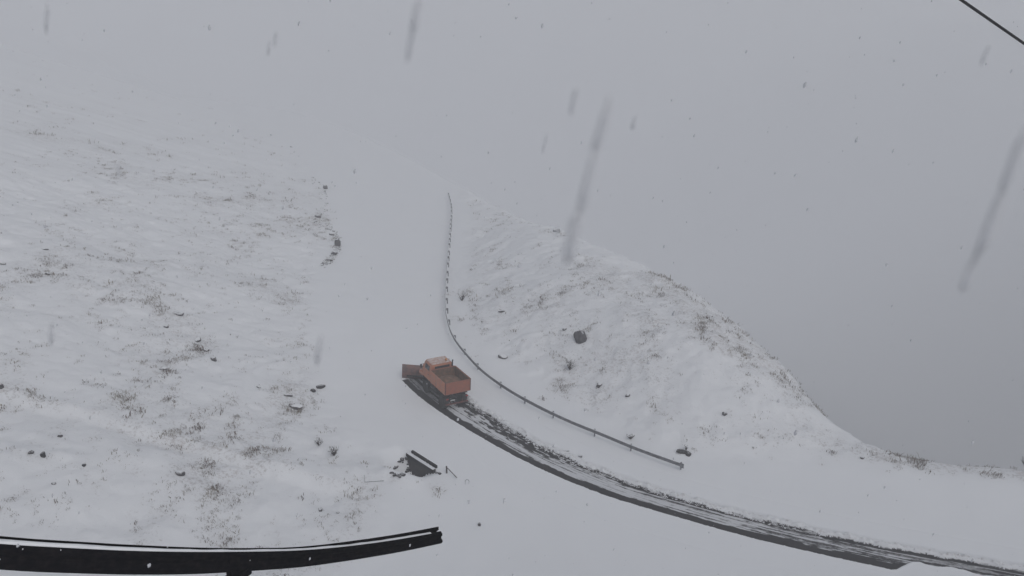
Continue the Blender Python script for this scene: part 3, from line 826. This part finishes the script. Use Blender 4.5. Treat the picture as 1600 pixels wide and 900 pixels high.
def lower_rail():
    pts = resample([Vector((*q, 0)) for q in RAIL], 130)
    pts = [Vector((p.x, p.y, hz(p.x, p.y))) for p in pts]
    zs = np.convolve(np.pad([p.z for p in pts], 4, 'edge'), np.ones(9) / 9, 'valid')
    for p, z in zip(pts, zs): p.z = z
    P, Nn = path_frames(pts)
    road_side = 1
    if (Vector((*up(600, 480), 0)) - P[70]).dot(Nn[70]) < 0: Nn = [-n for n in Nn]
    root = empty('guardrail', P[0], 'long steel guardrail curving up the outer side of the road past the truck', 'guardrail')
    loc = P[0].copy()
    rel = [p - loc for p in P]
    d = [0]
    for a, b in zip(P, P[1:]): d.append(d[-1] + (b - a).length)
    step = 4.0; k0 = 0; sags = []
    posts = []
    m = 0
    while m * step < d[-1]:
        k1 = next((i for i, v in enumerate(d) if v >= (m + 1) * step), len(d) - 1)
        if k1 > k0:
            bm = bmesh.new(); sweep(bm, rel[k0:k1 + 1], Nn[k0:k1 + 1], .40 + random.uniform(-.012, .012), w_profile(.34))
            bm_obj('beam', bm, M['steel'] if P[k0].y < 112 else M['rimed_light'] if P[k0].y < 138 else M['rimed'], root)  # beams paler with distance, imitating haze
            bs = bmesh.new()
            pr = [(-.012, .0), (.05, .0), (.045, .02), (.015, .035), (-.01, .02)]
            sweep(bs, rel[k0:k1 + 1], Nn[k0:k1 + 1], .745, pr, .002)
            bm_obj('snow_cap', bs, M['snow'], root, True)
        posts.append(k0); k0 = k1; m += 1
    posts.append(len(P) - 1)
    first = None
    for k_ in posts:
        p, n = rel[k_], Nn[k_]
        if first is None:
            bm = bmesh.new()
            add_box(bm, (0, 0, .12), (.13, .06, 1.15), .008)
            first = bm_obj('post', bm, M['steel'], root)
            bm = bmesh.new(); add_box(bm, (0, 0, 0), (.16, .10, .28), .01)
            sp = bm_obj('spacer', bm, M['steel'], root); o, q = first, sp
        else:
            o = first.copy(); COL.objects.link(o); o.parent = root
            q = sp.copy(); COL.objects.link(q); q.parent = root
        ang = math.atan2(n.y, n.x)
        o.location = p - n * .20 + Vector((0, 0, 0)); o.rotation_euler = (0, 0, ang)
        q.location = p - n * .07 + Vector((0, 0, .57)); q.rotation_euler = (0, 0, ang)
        # short reflector stud standing on the road side
    # fish-tail end piece
    bm = bmesh.new(); n = Nn[0]
    d0 = (rel[0] - rel[2]).normalized()
    for j in range(3): pass
    R = Matrix(((d0.x, n.x, 0), (d0.y, n.y, 0), (0, 0, 1)))
    add_box(bm, rel[0] + d0 * .16 + n * .05 + Vector((0, 0, .57)), (.34, .05, .42), .02, rot=R)
    bm_obj('end_piece', bm, M['steel'], root)
    return root
lower_rail()

def near_rail():
    """the close rail under the camera: (px, py of beam top, depth, beam height)"""
    K = [(-260, 822, 9.3), (-120, 836, 9.2), (0, 849, 9.3), (110, 855, 9.6), (200, 859.5, 9.9), (300, 861.5, 10.4), (400, 861, 11.3), (480, 859, 12.1),
         (560, 851, 13.2), (630, 841, 14.2), (689, 830, 15.2)]
    pts = []
    for px, py, dep in K:
        d = ray(px, py); pts.append(Vector((0, 0, CAM_H)) + d * dep)
    P = resample(pts, 60)
    P, Nn = path_frames(P)
    if Nn[30].y > 0: Nn = [-n for n in Nn]              # towards the camera
    root = empty('guardrail', (P[20].x, P[20].y, P[20].z - .8), 'black steel guardrail seen close from above at the lower left corner', 'guardrail')
    loc = root.location.copy(); rel = [p - loc for p in P]
    hs = np.interp(range(60), [0, 14, 24, 33, 40, 46, 59], [.36, .355, .335, .30, .275, .265, .255])
    def strip(prof_fn, z_fn, k0, k1, mtl, name, smooth=False, th=.006):
        bm = bmesh.new(); rings = []
        for i in range(k0, k1 + 1):
            prof = prof_fn(i); p, n = rel[i], Nn[i]
            a = [bm.verts.new(p + n * o + Vector((0, 0, z_fn(i) + u_))) for o, u_ in prof]
            b = [bm.verts.new(p + n * (o - th) + Vector((0, 0, z_fn(i) + u_))) for o, u_ in prof[::-1]]
            rings.append(a + b)
        m = len(rings[0])
        for r0, r1 in zip(rings, rings[1:]):
            for k_ in range(m): bm.faces.new((r0[k_], r0[(k_ + 1) % m], r1[(k_ + 1) % m], r1[k_]))
        bm.faces.new(rings[0][::-1]); bm.faces.new(rings[-1])
        return bm_obj(name, bm, mtl, root, smooth)
    ks = [0, 20, 40, 59]
    gap = np.interp(range(60), [0, 20, 36, 59], [.10, .085, .06, .045])
    fh = np.interp(range(60), [0, 34, 44, 59], [.0, .0, .035, .065])
    for a, b in zip(ks, ks[1:]):
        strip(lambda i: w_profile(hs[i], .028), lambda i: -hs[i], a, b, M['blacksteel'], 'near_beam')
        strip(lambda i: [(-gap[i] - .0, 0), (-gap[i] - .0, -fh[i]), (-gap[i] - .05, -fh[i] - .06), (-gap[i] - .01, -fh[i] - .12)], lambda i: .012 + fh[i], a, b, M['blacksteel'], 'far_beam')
    # snow lying on the beams and in the trough between them
    def sn(i):
        g = .018 * (float(fbm(np.array([i * .7]), np.array([3.]), 2, 4)[0]) - .4)
        return [(.0, -.012), (.012, -.002), (-.02, .012 + g), (-gap[i] * .6, .0 + g), (-gap[i] + .012, -.012)]
    strip(sn, lambda i: 0, 0, 57, M['snow'], 'snow_strip', True, .004)
    for i in (3, 28):
        bm = bmesh.new(); p = rel[i] - Nn[i] * gap[i] * .5
        ang = math.atan2(Nn[i].y, Nn[i].x)
        gz = hz(P[i].x, P[i].y) - loc.z
        top = p.z - .05; bot = min(gz - .3, p.z - 1.4)
        R = Matrix.Rotation(ang, 3, 'Z')
        add_box(bm, Vector((p.x, p.y, (top + bot) / 2)), (.10, .16, top - bot), .006, rot=R)
        add_box(bm, Vector((p.x, p.y, p.z - hs[i] - .10)), (.16, .42, .10), .02, rot=R)
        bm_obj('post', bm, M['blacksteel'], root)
near_rail()

# ------------------------------------------------------------------ overhead cable
bm = bmesh.new()
pa = Vector((0, 0, CAM_H)) + ray(1500, -1.5) * 6.0; pb = Vector((0, 0, CAM_H)) + ray(1602, 69.5) * 6.6
dv = pb - pa
pts = []
for i in range(-14, 15):
    q = pa + dv * i * .9; q.z += .00045 * (i * .9) ** 2 * 1.0
    pts.append(q)
add_tube(bm, pts, .0105, 8)
tag(bm_obj('overhead_cable', bm, M['black'], None, True), 'black overhead cable crossing the upper right corner', 'cable')

# ------------------------------------------------------------------ culvert
def culvert():
    d, n, mid, L = CULV_DIR, CULV_N, CULV, CULV_LEN
    zt = hz((mid - n * 1.2).x, (mid - n * 1.2).y)
    root = empty('culvert', (mid.x, mid.y, zt), 'concrete and stone culvert mouth with snowy parapet beside the road', 'culvert', None, (0, 0, math.atan2(d.y, d.x)))
    # local x along the parapet, local y = away from the opening
    ysg = -1.0 if Vector((-d.y, d.x, 0)).dot(n) > 0 else 1.0
    def P(name, boxes, m, parent=root, sm=False):
        bm = bmesh.new()
        for (c, sz, bv) in boxes: add_box(bm, (c[0], c[1] * ysg, c[2]), sz, bv)
        return bm_obj(name, bm, m, parent, sm)
    P('parapet', [((0, .0, .02), (L + .1, .30, .26), .02)], M['hole'])
    P('snow_cap', [((0, .02, .16), (L * .99, .24, .08), .03)], M['snow'])
    P('kerb_beam', [((-.05, .42, .13), (L * .94, .17, .22), .015)], M['hole'])
    P('headwall', [((0, .12, -1.3), (L + .05, .34, 2.4), .02)], M['darkrock'])  # near-black solid wall standing in for the dark of the open mouth
    random.seed(5)
    spots = [(636 - i * 2.5 + random.uniform(-2.5, 2.5), 714 + i * 2.3 + random.uniform(-3.5, 3), random.uniform(.5, 1.2)) for i in range(12)] + \
            [(644 - i * 2.6 + random.uniform(-1.5, 1.5), 738 + i * .7 + random.uniform(-4, 3), random.uniform(.5, 1.2)) for i in range(12)] + \
            [(641 + random.uniform(-4, 2), 728 + random.uniform(-7, 7), .9) for i in range(7)] + [(672 + i * 5, 737 + i * 1.2, .8) for i in range(4)]
    inv = Matrix.Rotation(-math.atan2(d.y, d.x), 3, 'Z')
    for i, (px, py, f) in enumerate(spots):
        p = at(px, py)
        o = link('stone', rock_mesh(200 + i, .8, subd=2, material=M['darkrock']), root)
        o.location = inv @ (p - root.location) + Vector((0, 0, .03)); s_ = random.uniform(.13, .25) * f
        o.scale = (s_ * 1.3, s_, s_ * .8); o.rotation_euler = (0, 0, random.uniform(-1.5, 1.5))
    return root
culvert()
# broken bits of railing near the culvert
def small_post(px, py, hpx, label, lean=0, extra=None, mtl='wood'):
    p = at(px, py); sc = (p - Vector((0, 0, CAM_H))).length / FPX
    h = hpx * sc / .85
    root = empty('marker_post', p, label, 'post', None, (0, lean, 0))
    bm = bmesh.new(); add_box(bm, (0, 0, h / 2 - .1), (.12, .12, h + .2), .012); bm_obj('post', bm, M[mtl], root)
    bs = bmesh.new(); add_box(bs, (0, 0, h + .03), (.13, .13, .05), .02); bm_obj('snow_cap', bs, M['snow'], root)
    if extra:
        bm = bmesh.new(); add_tube(bm, [(0, 0, h * .8), extra], .035, 5); bm_obj('brace', bm, M[mtl], root)
small_post(698, 739, 11, 'short grey post with a leaning brace right of the culvert', 0, (.85, -.75, .05))
def hoop(px, py, label):
    p = at(px, py); bm = bmesh.new()
    pts = [(-.14, 0, -.1), (-.15, 0, .30), (-.05, 0, .44), (.08, 0, .43), (.15, 0, .3), (.14, 0, .1)]
    add_tube(bm, pts, .022, 6); o = bm_obj('metal_hoop', bm, M['steel'], None); o.location = p; tag(o, label, 'hoop')
hoop(730, 757, 'small bent metal hoop in the snow right of the post by the culvert')
def pipe(px0, py0, px1, py1, label):
    a, b = at(px0, py0), at(px1, py1); bm = bmesh.new()
    u_ = Vector((0, 0, .10))
    add_tube(bm, [Vector((0, 0, .75)), Vector((0, 0, .1)), b - a + u_], .018, 6)
    o = bm_obj('bent_pipe', bm, M['steel'], None); o.location = a; tag(o, label, 'pipe')
pipe(570, 755, 600, 753, 'thin bent metal pipe lying in the snow left of the culvert')

# ------------------------------------------------------------------ the snow plough truck
def truck():
    gp = at(708, 631)
    c0 = Vector((*up(707, 632), 0)); 
    hd = math.radians(30)                               # heading: rotated left of straight ahead
    root = empty('snowplow_truck', (c0.x, c0.y, hz(c0.x, c0.y) - .12), 'faded orange snow plough truck with an open bed clearing the road', 'truck',
                 None, (math.radians(-1.0), math.radians(3.5), hd))
    def B(name, boxes, m, parent=root, bev=.02):
        bm = bmesh.new()
        for bx in boxes:
            c, s = bx[0], bx[1]; rot = bx[2] if len(bx) > 2 else None; tp = bx[3] if len(bx) > 3 else None
            add_box(bm, c, s, min(bev, min(s) * .3), rot, tp)
        return bm_obj(name, bm, M[m] if isinstance(m, str) else m, parent)
    # ---- chassis
    B('chassis', [((-.42, 2.1, .86), (.10, 5.4, .22)), ((.42, 2.1, .86), (.10, 5.4, .22)), ((0, -.55, .86), (.84, .10, .2)), ((0, 4.7, .86), (.9, .10, .2)),
                  ((0, 2.0, .82), (.84, .12, .16)), ((0, 0, .55), (1.8, .16, .16)), ((0, 3.55, .55), (1.8, .14, .14)), ((0, 2.4, .7), (.5, 1.0, .35))], 'chassis')
    B('fuel_tank', [((-.86, 1.85, .80), (.48, .85, .46))], 'chassis', bev=.08)
    B('battery_box', [((.86, 1.85, .82), (.44, .6, .42))], 'chassis', bev=.03)
    # ---- wheels
    def tyre_bm(w):
        bm = bmesh.new()
        add_lathe_x(bm, [(-w / 2, .33), (-w / 2, .46), (-w * .42, .52), (-w * .3, .545), (w * .3, .545), (w * .42, .52), (w / 2, .46), (w / 2, .33)], 28)
        for k_ in range(28):                            # lugs
            a = 2 * math.pi * k_ / 28
            add_box(bm, (0, .55 * math.cos(a), .55 * math.sin(a)), (w * .72, .05, .03), 0, rot=Matrix.Rotation(a - math.pi / 2, 3, 'X'))
        return bm
    def rim_bm(w, out):
        bm = bmesh.new()
        add_lathe_x(bm, [(-w * .45, .33), (out * w * .10, .32), (out * w * .2, .2), (out * w * .30, .12), (out * w * .42, .10)] if out > 0 else
                    [(w * .45, .33), (out * w * .10, .32), (out * w * .2, .2), (out * w * .30, .12), (out * w * .42, .10)], 20)
        return bm
    meshes = {}
    for (x, y, w_, nm) in ((-.92, 0, .5, 'wheel'), (.92, 0, .5, 'wheel'), (-.98, 3.55, .30, 'wheel'), (.98, 3.55, .30, 'wheel')):
        wh = bm_obj('wheel', rim_bm(w_, 1 if x > 0 else -1), M['rim'], root, False); wh.location = (x, y, .61); wh.scale = (1.1, 1.12, 1.12)
        ty = bm_obj('tyre', tyre_bm(w_), M['rubber'], wh, False)
    # ---- bed
    z0, z1, yb, yf_, hw = 1.74, 2.84, -.95, 2.1, 1.25
    B('bed_floor', [((0, (yb + yf_) / 2, z0), (2 * hw - .06, yf_ - yb - .04, .09)), ((-.9, .6, z0 - .09), (.1, 2.9, .09)), ((.9, .6, z0 - .09), (.1, 2.9, .09))], 'bedwood')
    def ribs(side):
        bx = [((side * hw, (yb + yf_) / 2, (z0 + z1) / 2 + .02), (.05, yf_ - yb, z1 - z0))]
        for k_ in range(4): bx.append(((side * (hw + .03), yb + .06 + k_ * (yf_ - yb - .12) / 3, (z0 + z1) / 2), (.035, .08, z1 - z0 - .03)))
        bx.append(((side * (hw + .028), (yb + yf_) / 2, z1 + .02), (.05, yf_ - yb + .02, .06)))
        bx.append(((side * (hw + .028), (yb + yf_) / 2, z0 + .02), (.04, yf_ - yb + .02, .07)))
        return bx
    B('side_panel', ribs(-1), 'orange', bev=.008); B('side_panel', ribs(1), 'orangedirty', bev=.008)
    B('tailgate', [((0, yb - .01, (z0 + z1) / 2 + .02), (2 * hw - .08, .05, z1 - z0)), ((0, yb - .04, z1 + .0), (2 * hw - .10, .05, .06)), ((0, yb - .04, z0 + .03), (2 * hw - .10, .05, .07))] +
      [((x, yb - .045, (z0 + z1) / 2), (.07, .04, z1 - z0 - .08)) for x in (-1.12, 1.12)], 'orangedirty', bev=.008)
    for x in (-hw + .01, hw - .01):
        B('corner_post', [((x, yb - .015, (z0 + z1) / 2 + .03), (.09, .09, z1 - z0 + .1))], 'rust')
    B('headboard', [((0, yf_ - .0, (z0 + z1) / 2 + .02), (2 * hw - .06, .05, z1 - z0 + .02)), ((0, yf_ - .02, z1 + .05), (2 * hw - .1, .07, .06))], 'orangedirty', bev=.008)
    B('inner_lining', [((-hw + .045, (yb + yf_) / 2, (z0 + z1) / 2), (.03, yf_ - yb - .1, z1 - z0 - .05)), ((hw - .045, (yb + yf_) / 2, (z0 + z1) / 2), (.03, yf_ - yb - .1, z1 - z0 - .05)),
                       ((0, yf_ - .045, (z0 + z1) / 2 + .02), (2 * hw - .14, .03, z1 - z0 - .04)), ((0, yb + .035, (z0 + z1) / 2), (2 * hw - .14, .03, z1 - z0 - .06))], 'bedwood', bev=0)
    # load: grit heap in the bed with snow on it
    gxx, gyy = np.meshgrid(np.linspace(-1.2, 1.2, 40), np.linspace(yb + .05, yf_ - .05, 46))
    hgt = z0 + .10 + .42 * np.exp(-((gxx - .1) / .9) ** 2 - ((gyy - 1.2) / .9) ** 2) + .12 * (fbm(gxx * 3, gyy * 3, 3, 2) - .4) + .1
    idx = np.arange(gxx.size).reshape(gxx.shape)
    Fq = np.stack([idx[:-1, :-1], idx[:-1, 1:], idx[1:, 1:], idx[1:, :-1]], -1).reshape(-1, 4)
    link('grit_load', np_mesh('grit_load', np.stack([gxx.ravel(), gyy.ravel(), hgt.ravel()], -1), Fq, M['bedwood']), root)['kind'] = 'stuff'
    # ---- rear: underrun bar, lamps, mud flaps, spreader chute
    B('bumper', [((0, yb + .12, .66), (2.2, .10, .14)), ((-.6, yb + .2, .8), (.06, .08, .3)), ((.6, yb + .2, .8), (.06, .08, .3))], 'rust')
    for x in (-.98, .98):
        B('tail_lamp', [((x, yb + .06, .86), (.22, .06, .12))], 'lamp_red')
        B('mud_flap', [((x * .95, yb + .38, .6), (.5, .03, .52))], 'black')
        B('mudguard', [((x * .95, 0, 1.04), (.54, 1.25, .04))], 'chassis')
    B('number_plate', [((-.45, yb + .055, .68), (.48, .02, .11))], mat('plate_white', (.45, .45, .44), .6))
    # ---- cab
    cy0, cy1 = 2.28, 4.02
    bm = bmesh.new()
    sec = [(cy0, 1.0), (cy0, 2.55), (cy0 + .12, 2.70), (cy1 - .42, 2.72), (cy1 - .22, 2.62), (cy1 + .10, 1.92), (cy1 + .12, 1.0)]
    add_prism(bm, sec, -1.13, 1.13)
    for v in bm.verts:
        if v.co.z > 1.95: v.co.x *= 1 - (v.co.z - 1.95) * .13
    bmesh.ops.bevel(bm, geom=list(bm.edges), offset=.05, segments=2, affect='EDGES')
    bm_obj('cab', bm, M['orange'], root)
    bm = bmesh.new()
    add_box(bm, (0, (cy0 + cy1) / 2 - .12, 2.745), (1.96, 1.36, .07), .03, taper=(.94, .94)); bm_obj('roof', bm, M['roof'], root)
    B('hood', [((0, 4.55, 1.36), (1.50, 1.05, .70), None, (.92, .93))], 'orange', bev=.08)
    B('grille', [((0, 5.09, 1.28), (1.2, .04, .46))] , 'black')
    for x in (-1, 1):
        B('fender', [((x * .98, 3.62, 1.18), (.36, 1.35, .12)), ((x * .94, 4.5, 1.10), (.40, .75, .30))], 'orange', bev=.05)
        B('headlight', [((x * .94, 4.89, 1.16), (.2, .08, .2))], mat('lamp_glass', (.5, .5, .48), .2), bev=.04)
        dr_ = B('door', [((x * 1.125, 3.2, 1.50), (.04, 1.02, .9))], 'orange')
        B('handle', [((x * 1.155, 2.82, 1.62), (.03, .14, .03))], 'black', dr_, .005)
        rt = Matrix.Rotation(-x * .13, 3, 'Y')
        B('side_window', [((x * 1.085, 3.16, 2.23), (.03, .86, .46), rt)], 'glass', bev=.005)
        B('mirror', [((x * 1.42, 3.84, 2.12), (.17, .06, .36)), ((x * 1.26, 3.86, 2.28), (.32, .03, .03)), ((x * 1.26, 3.86, 1.98), (.32, .03, .03))], 'black', bev=.01)
        B('step', [((x * 1.02, 3.0, .68), (.3, .5, .05))], 'chassis')
    B('rear_window', [((0, cy0 - .012, 2.41), (1.5, .03, .24))], 'glass', bev=.005)
    B('windshield', [((0, cy1 - .06 + .02, 2.27), (1.78, .03, .56), Matrix.Rotation(.42, 3, 'X'))], 'glass', bev=.005)
    # beacon and exhaust behind the cab
    for x, y in ((.52, 2.55),):
        bm = bmesh.new(); add_tube(bm, [(x, y, 2.72), (x, y, 2.84)], .05, 8); bk = bm_obj('beacon', bm, M['black'], root)
        bm = bmesh.new(); add_tube(bm, [(x, y, 2.84), (x, y, 2.88), (x, y, 3.02), (x, y, 3.06)], [.07, .085, .075, .04], 12); bm_obj('beacon_lens', bm, M['lamp_amber'], bk, True)
    bm = bmesh.new(); add_tube(bm, [(1.0, 2.19, 1.0), (1.0, 2.19, 2.72), (1.0, 2.19, 2.86), (.98, 2.08, 2.98)], [.065] * 4, 10); bm_obj('exhaust_pipe', bm, M['black'], root, True)
    # ---- plough: blade turned so that its left end leads
    pl = bpy.data.objects.new('plow', None); COL.objects.link(pl); pl.parent = root; pl.location = (-.42, 6.15, .05); pl.rotation_euler = (0, 0, math.radians(-27))
    bm = bmesh.new()
    prof = [(.22, 0), (.06, .16), (-.02, .38), (.0, .62), (.10, .84), (.30, 1.04)]     # (forward, up)
    n_ = 16; rings = []
    for i in range(n_ + 1):
        x = -1.75 + 3.5 * i / n_; hsc = 1.42 - .22 * (i / n_)
        a = [bm.verts.new((x, f_, u_ * hsc)) for f_, u_ in prof]; b = [bm.verts.new((x, f_ - .035, u_ * hsc)) for f_, u_ in prof[::-1]]
        rings.append(a + b)
    for r0, r1 in zip(rings, rings[1:]):
        m_ = len(r0)
        for k_ in range(m_): bm.faces.new((r0[k_], r0[(k_ + 1) % m_], r1[(k_ + 1) % m_], r1[k_]))
    bm.faces.new(rings[0][::-1]); bm.faces.new(rings[-1])
    bmesh.ops.recalc_face_normals(bm, faces=bm.faces)
    bm_obj('blade', bm, M['plow'], pl)
    for x in (-1.35, -.8, -.27, .27, .8, 1.35):
        bm = bmesh.new(); add_prism(bm, [(.18, .02), (-.12, .18), (-.17, .6), (-.10, 1.05), (.06, 1.2), (-.02, .75), (.02, .2)], x - .025, x + .025); bm_obj('rib', bm, M['plow'], pl)
    bm = bmesh.new(); add_box(bm, (0, .24, .05), (3.52, .05, .14), .01); bm_obj('cutting_edge', bm, M['plowedge'], pl)
    bm = bmesh.new(); add_box(bm, (0, -.15, .42), (2.6, .12, .12), .01)
    bm_obj('cross_beam', bm, M['chassis'], pl)
    B('push_frame', [((-.4, 5.5, .5), (.12, 1.3, .12)), ((.4, 5.5, .5), (.12, 1.3, .12)), ((0, 5.2, .8), (1.1, .1, .7)), ((0, 5.45, 1.0), (.1, .8, .1))], 'chassis')
    low = ('wheel', 'tyre', 'plow', 'push_frame', 'bed_floor', 'side_panel', 'tailgate', 'corner_post', 'headboard', 'inner_lining', 'grit_load', 'bumper')
    for ch in root.children:
        if not ch.name.startswith(low): ch.location.z += .36 if ch.name.startswith(('tail_lamp', 'number_plate', 'mud_flap', 'mudguard', 'chassis', 'fuel', 'battery')) else .54
    # mud spray: spread dark slush thrown on the chassis stays as material grime
truck()
for q in range(0): pass

# ------------------------------------------------------------------ falling snow: flakes hanging in the air
def flakes():
    g = np.random.default_rng(23)
    fall = Vector((.10, 0.0, -1)).normalized()
    P, R, E_ = [], [], []
    def add(px, py, dep, r, el=1.5, sl=None):
        p = Vector((0, 0, CAM_H)) + ray(px, py) * dep
        P.append(p); R.append(r); E_.append(el)
    # a few close flakes stretched to imitate motion streaks, out of focus
    for (px, py, dep, r, el) in ((650, 22, .75, .0042, 5.0), (640, 70, .8, .0035, 5.5), (896, 160, .9, .0034, 5.0), (938, 205, .62, .0036, 5.5),
                                 (918, 285, .60, .0042, 6.0), (893, 375, .6, .0046, 4.5), (1582, 255, .6, .0040, 6.0), (1550, 340, .6, .0044, 6.5),
                                 (1512, 430, .65, .0036, 5.0), (499, 545, .9, .0030, 6.0), (73, 30, 1.3, .0034, 5.5), (80, 518, 1.2, .0032, 5.5), (1540, 84, 1.1, .0028, 5.0),
                                 (185, 268, 1.4, .0028, 5.0), (430, 62, 1.4, .0030, 5.5), (420, 76, 1.5, .003, 4), (990, 192, 1.3, .0038, 3.0), (851, 225, 1.6, .0022, 8), (870, 361, 1.2, .004, 1.3)):
        add(px, py, dep * .36, r * .30, el * 1.25)
    for _ in range(800):
        dep = g.uniform(2.5, 22)
        add(g.uniform(-20, 1620), g.uniform(-20, 920), dep, g.uniform(.0025, .006), g.uniform(1.2, 2.4))
    P = np.array([p[:] for p in P]); R = np.array(R); E_ = np.array(E_)
    n = len(P)
    jit = g.uniform(.6, 1.3, (n, len(iv), 1))
    q = iv[None] * jit * R[:, None, None]
    q[..., 2] *= E_[:, None]; q[..., 0] += q[..., 2] * .22
    q = q + P[:, None, :]
    Fa = (if_[None] + (np.arange(n) * len(iv))[:, None, None]).reshape(-1, 3)
    m = mat('airborne_snow', (.54, .55, .58), .9, spec=.1)  # flakes greyed in the base colour to look backlit
    tag(link('falling_snow', np_mesh('falling_snow', q.reshape(-1, 3), Fa, m, smooth=False)), 'snowflakes falling through the air in front of the slopes', kind='stuff')
flakes()

# ------------------------------------------------------------------ haze
zmin = float(Z.min())
bm = bmesh.new()
add_box(bm, (0, 800, (zmin - 1.5 + 93) / 2), (2640, 1830, 93 - zmin + 1.5), 0)
hm = bpy.data.materials.new('haze'); hm.use_nodes = True
n = hm.node_tree.nodes; l = hm.node_tree.links
n.remove(n['Principled BSDF'])
pv = n.new('ShaderNodeVolumePrincipled'); pv.inputs['Color'].default_value = (.918, .923, .936, 1)
pv.inputs['Density'].default_value = .0021; pv.inputs['Anisotropy'].default_value = .0
l.new(pv.outputs[0], n['Material Output'].inputs['Volume'])
tag(bm_obj('haze', bm, hm), 'snow haze filling the valley', kind='stuff')
print('ZRANGE', Z.min(), Z.max(), 'verts', len(Z))
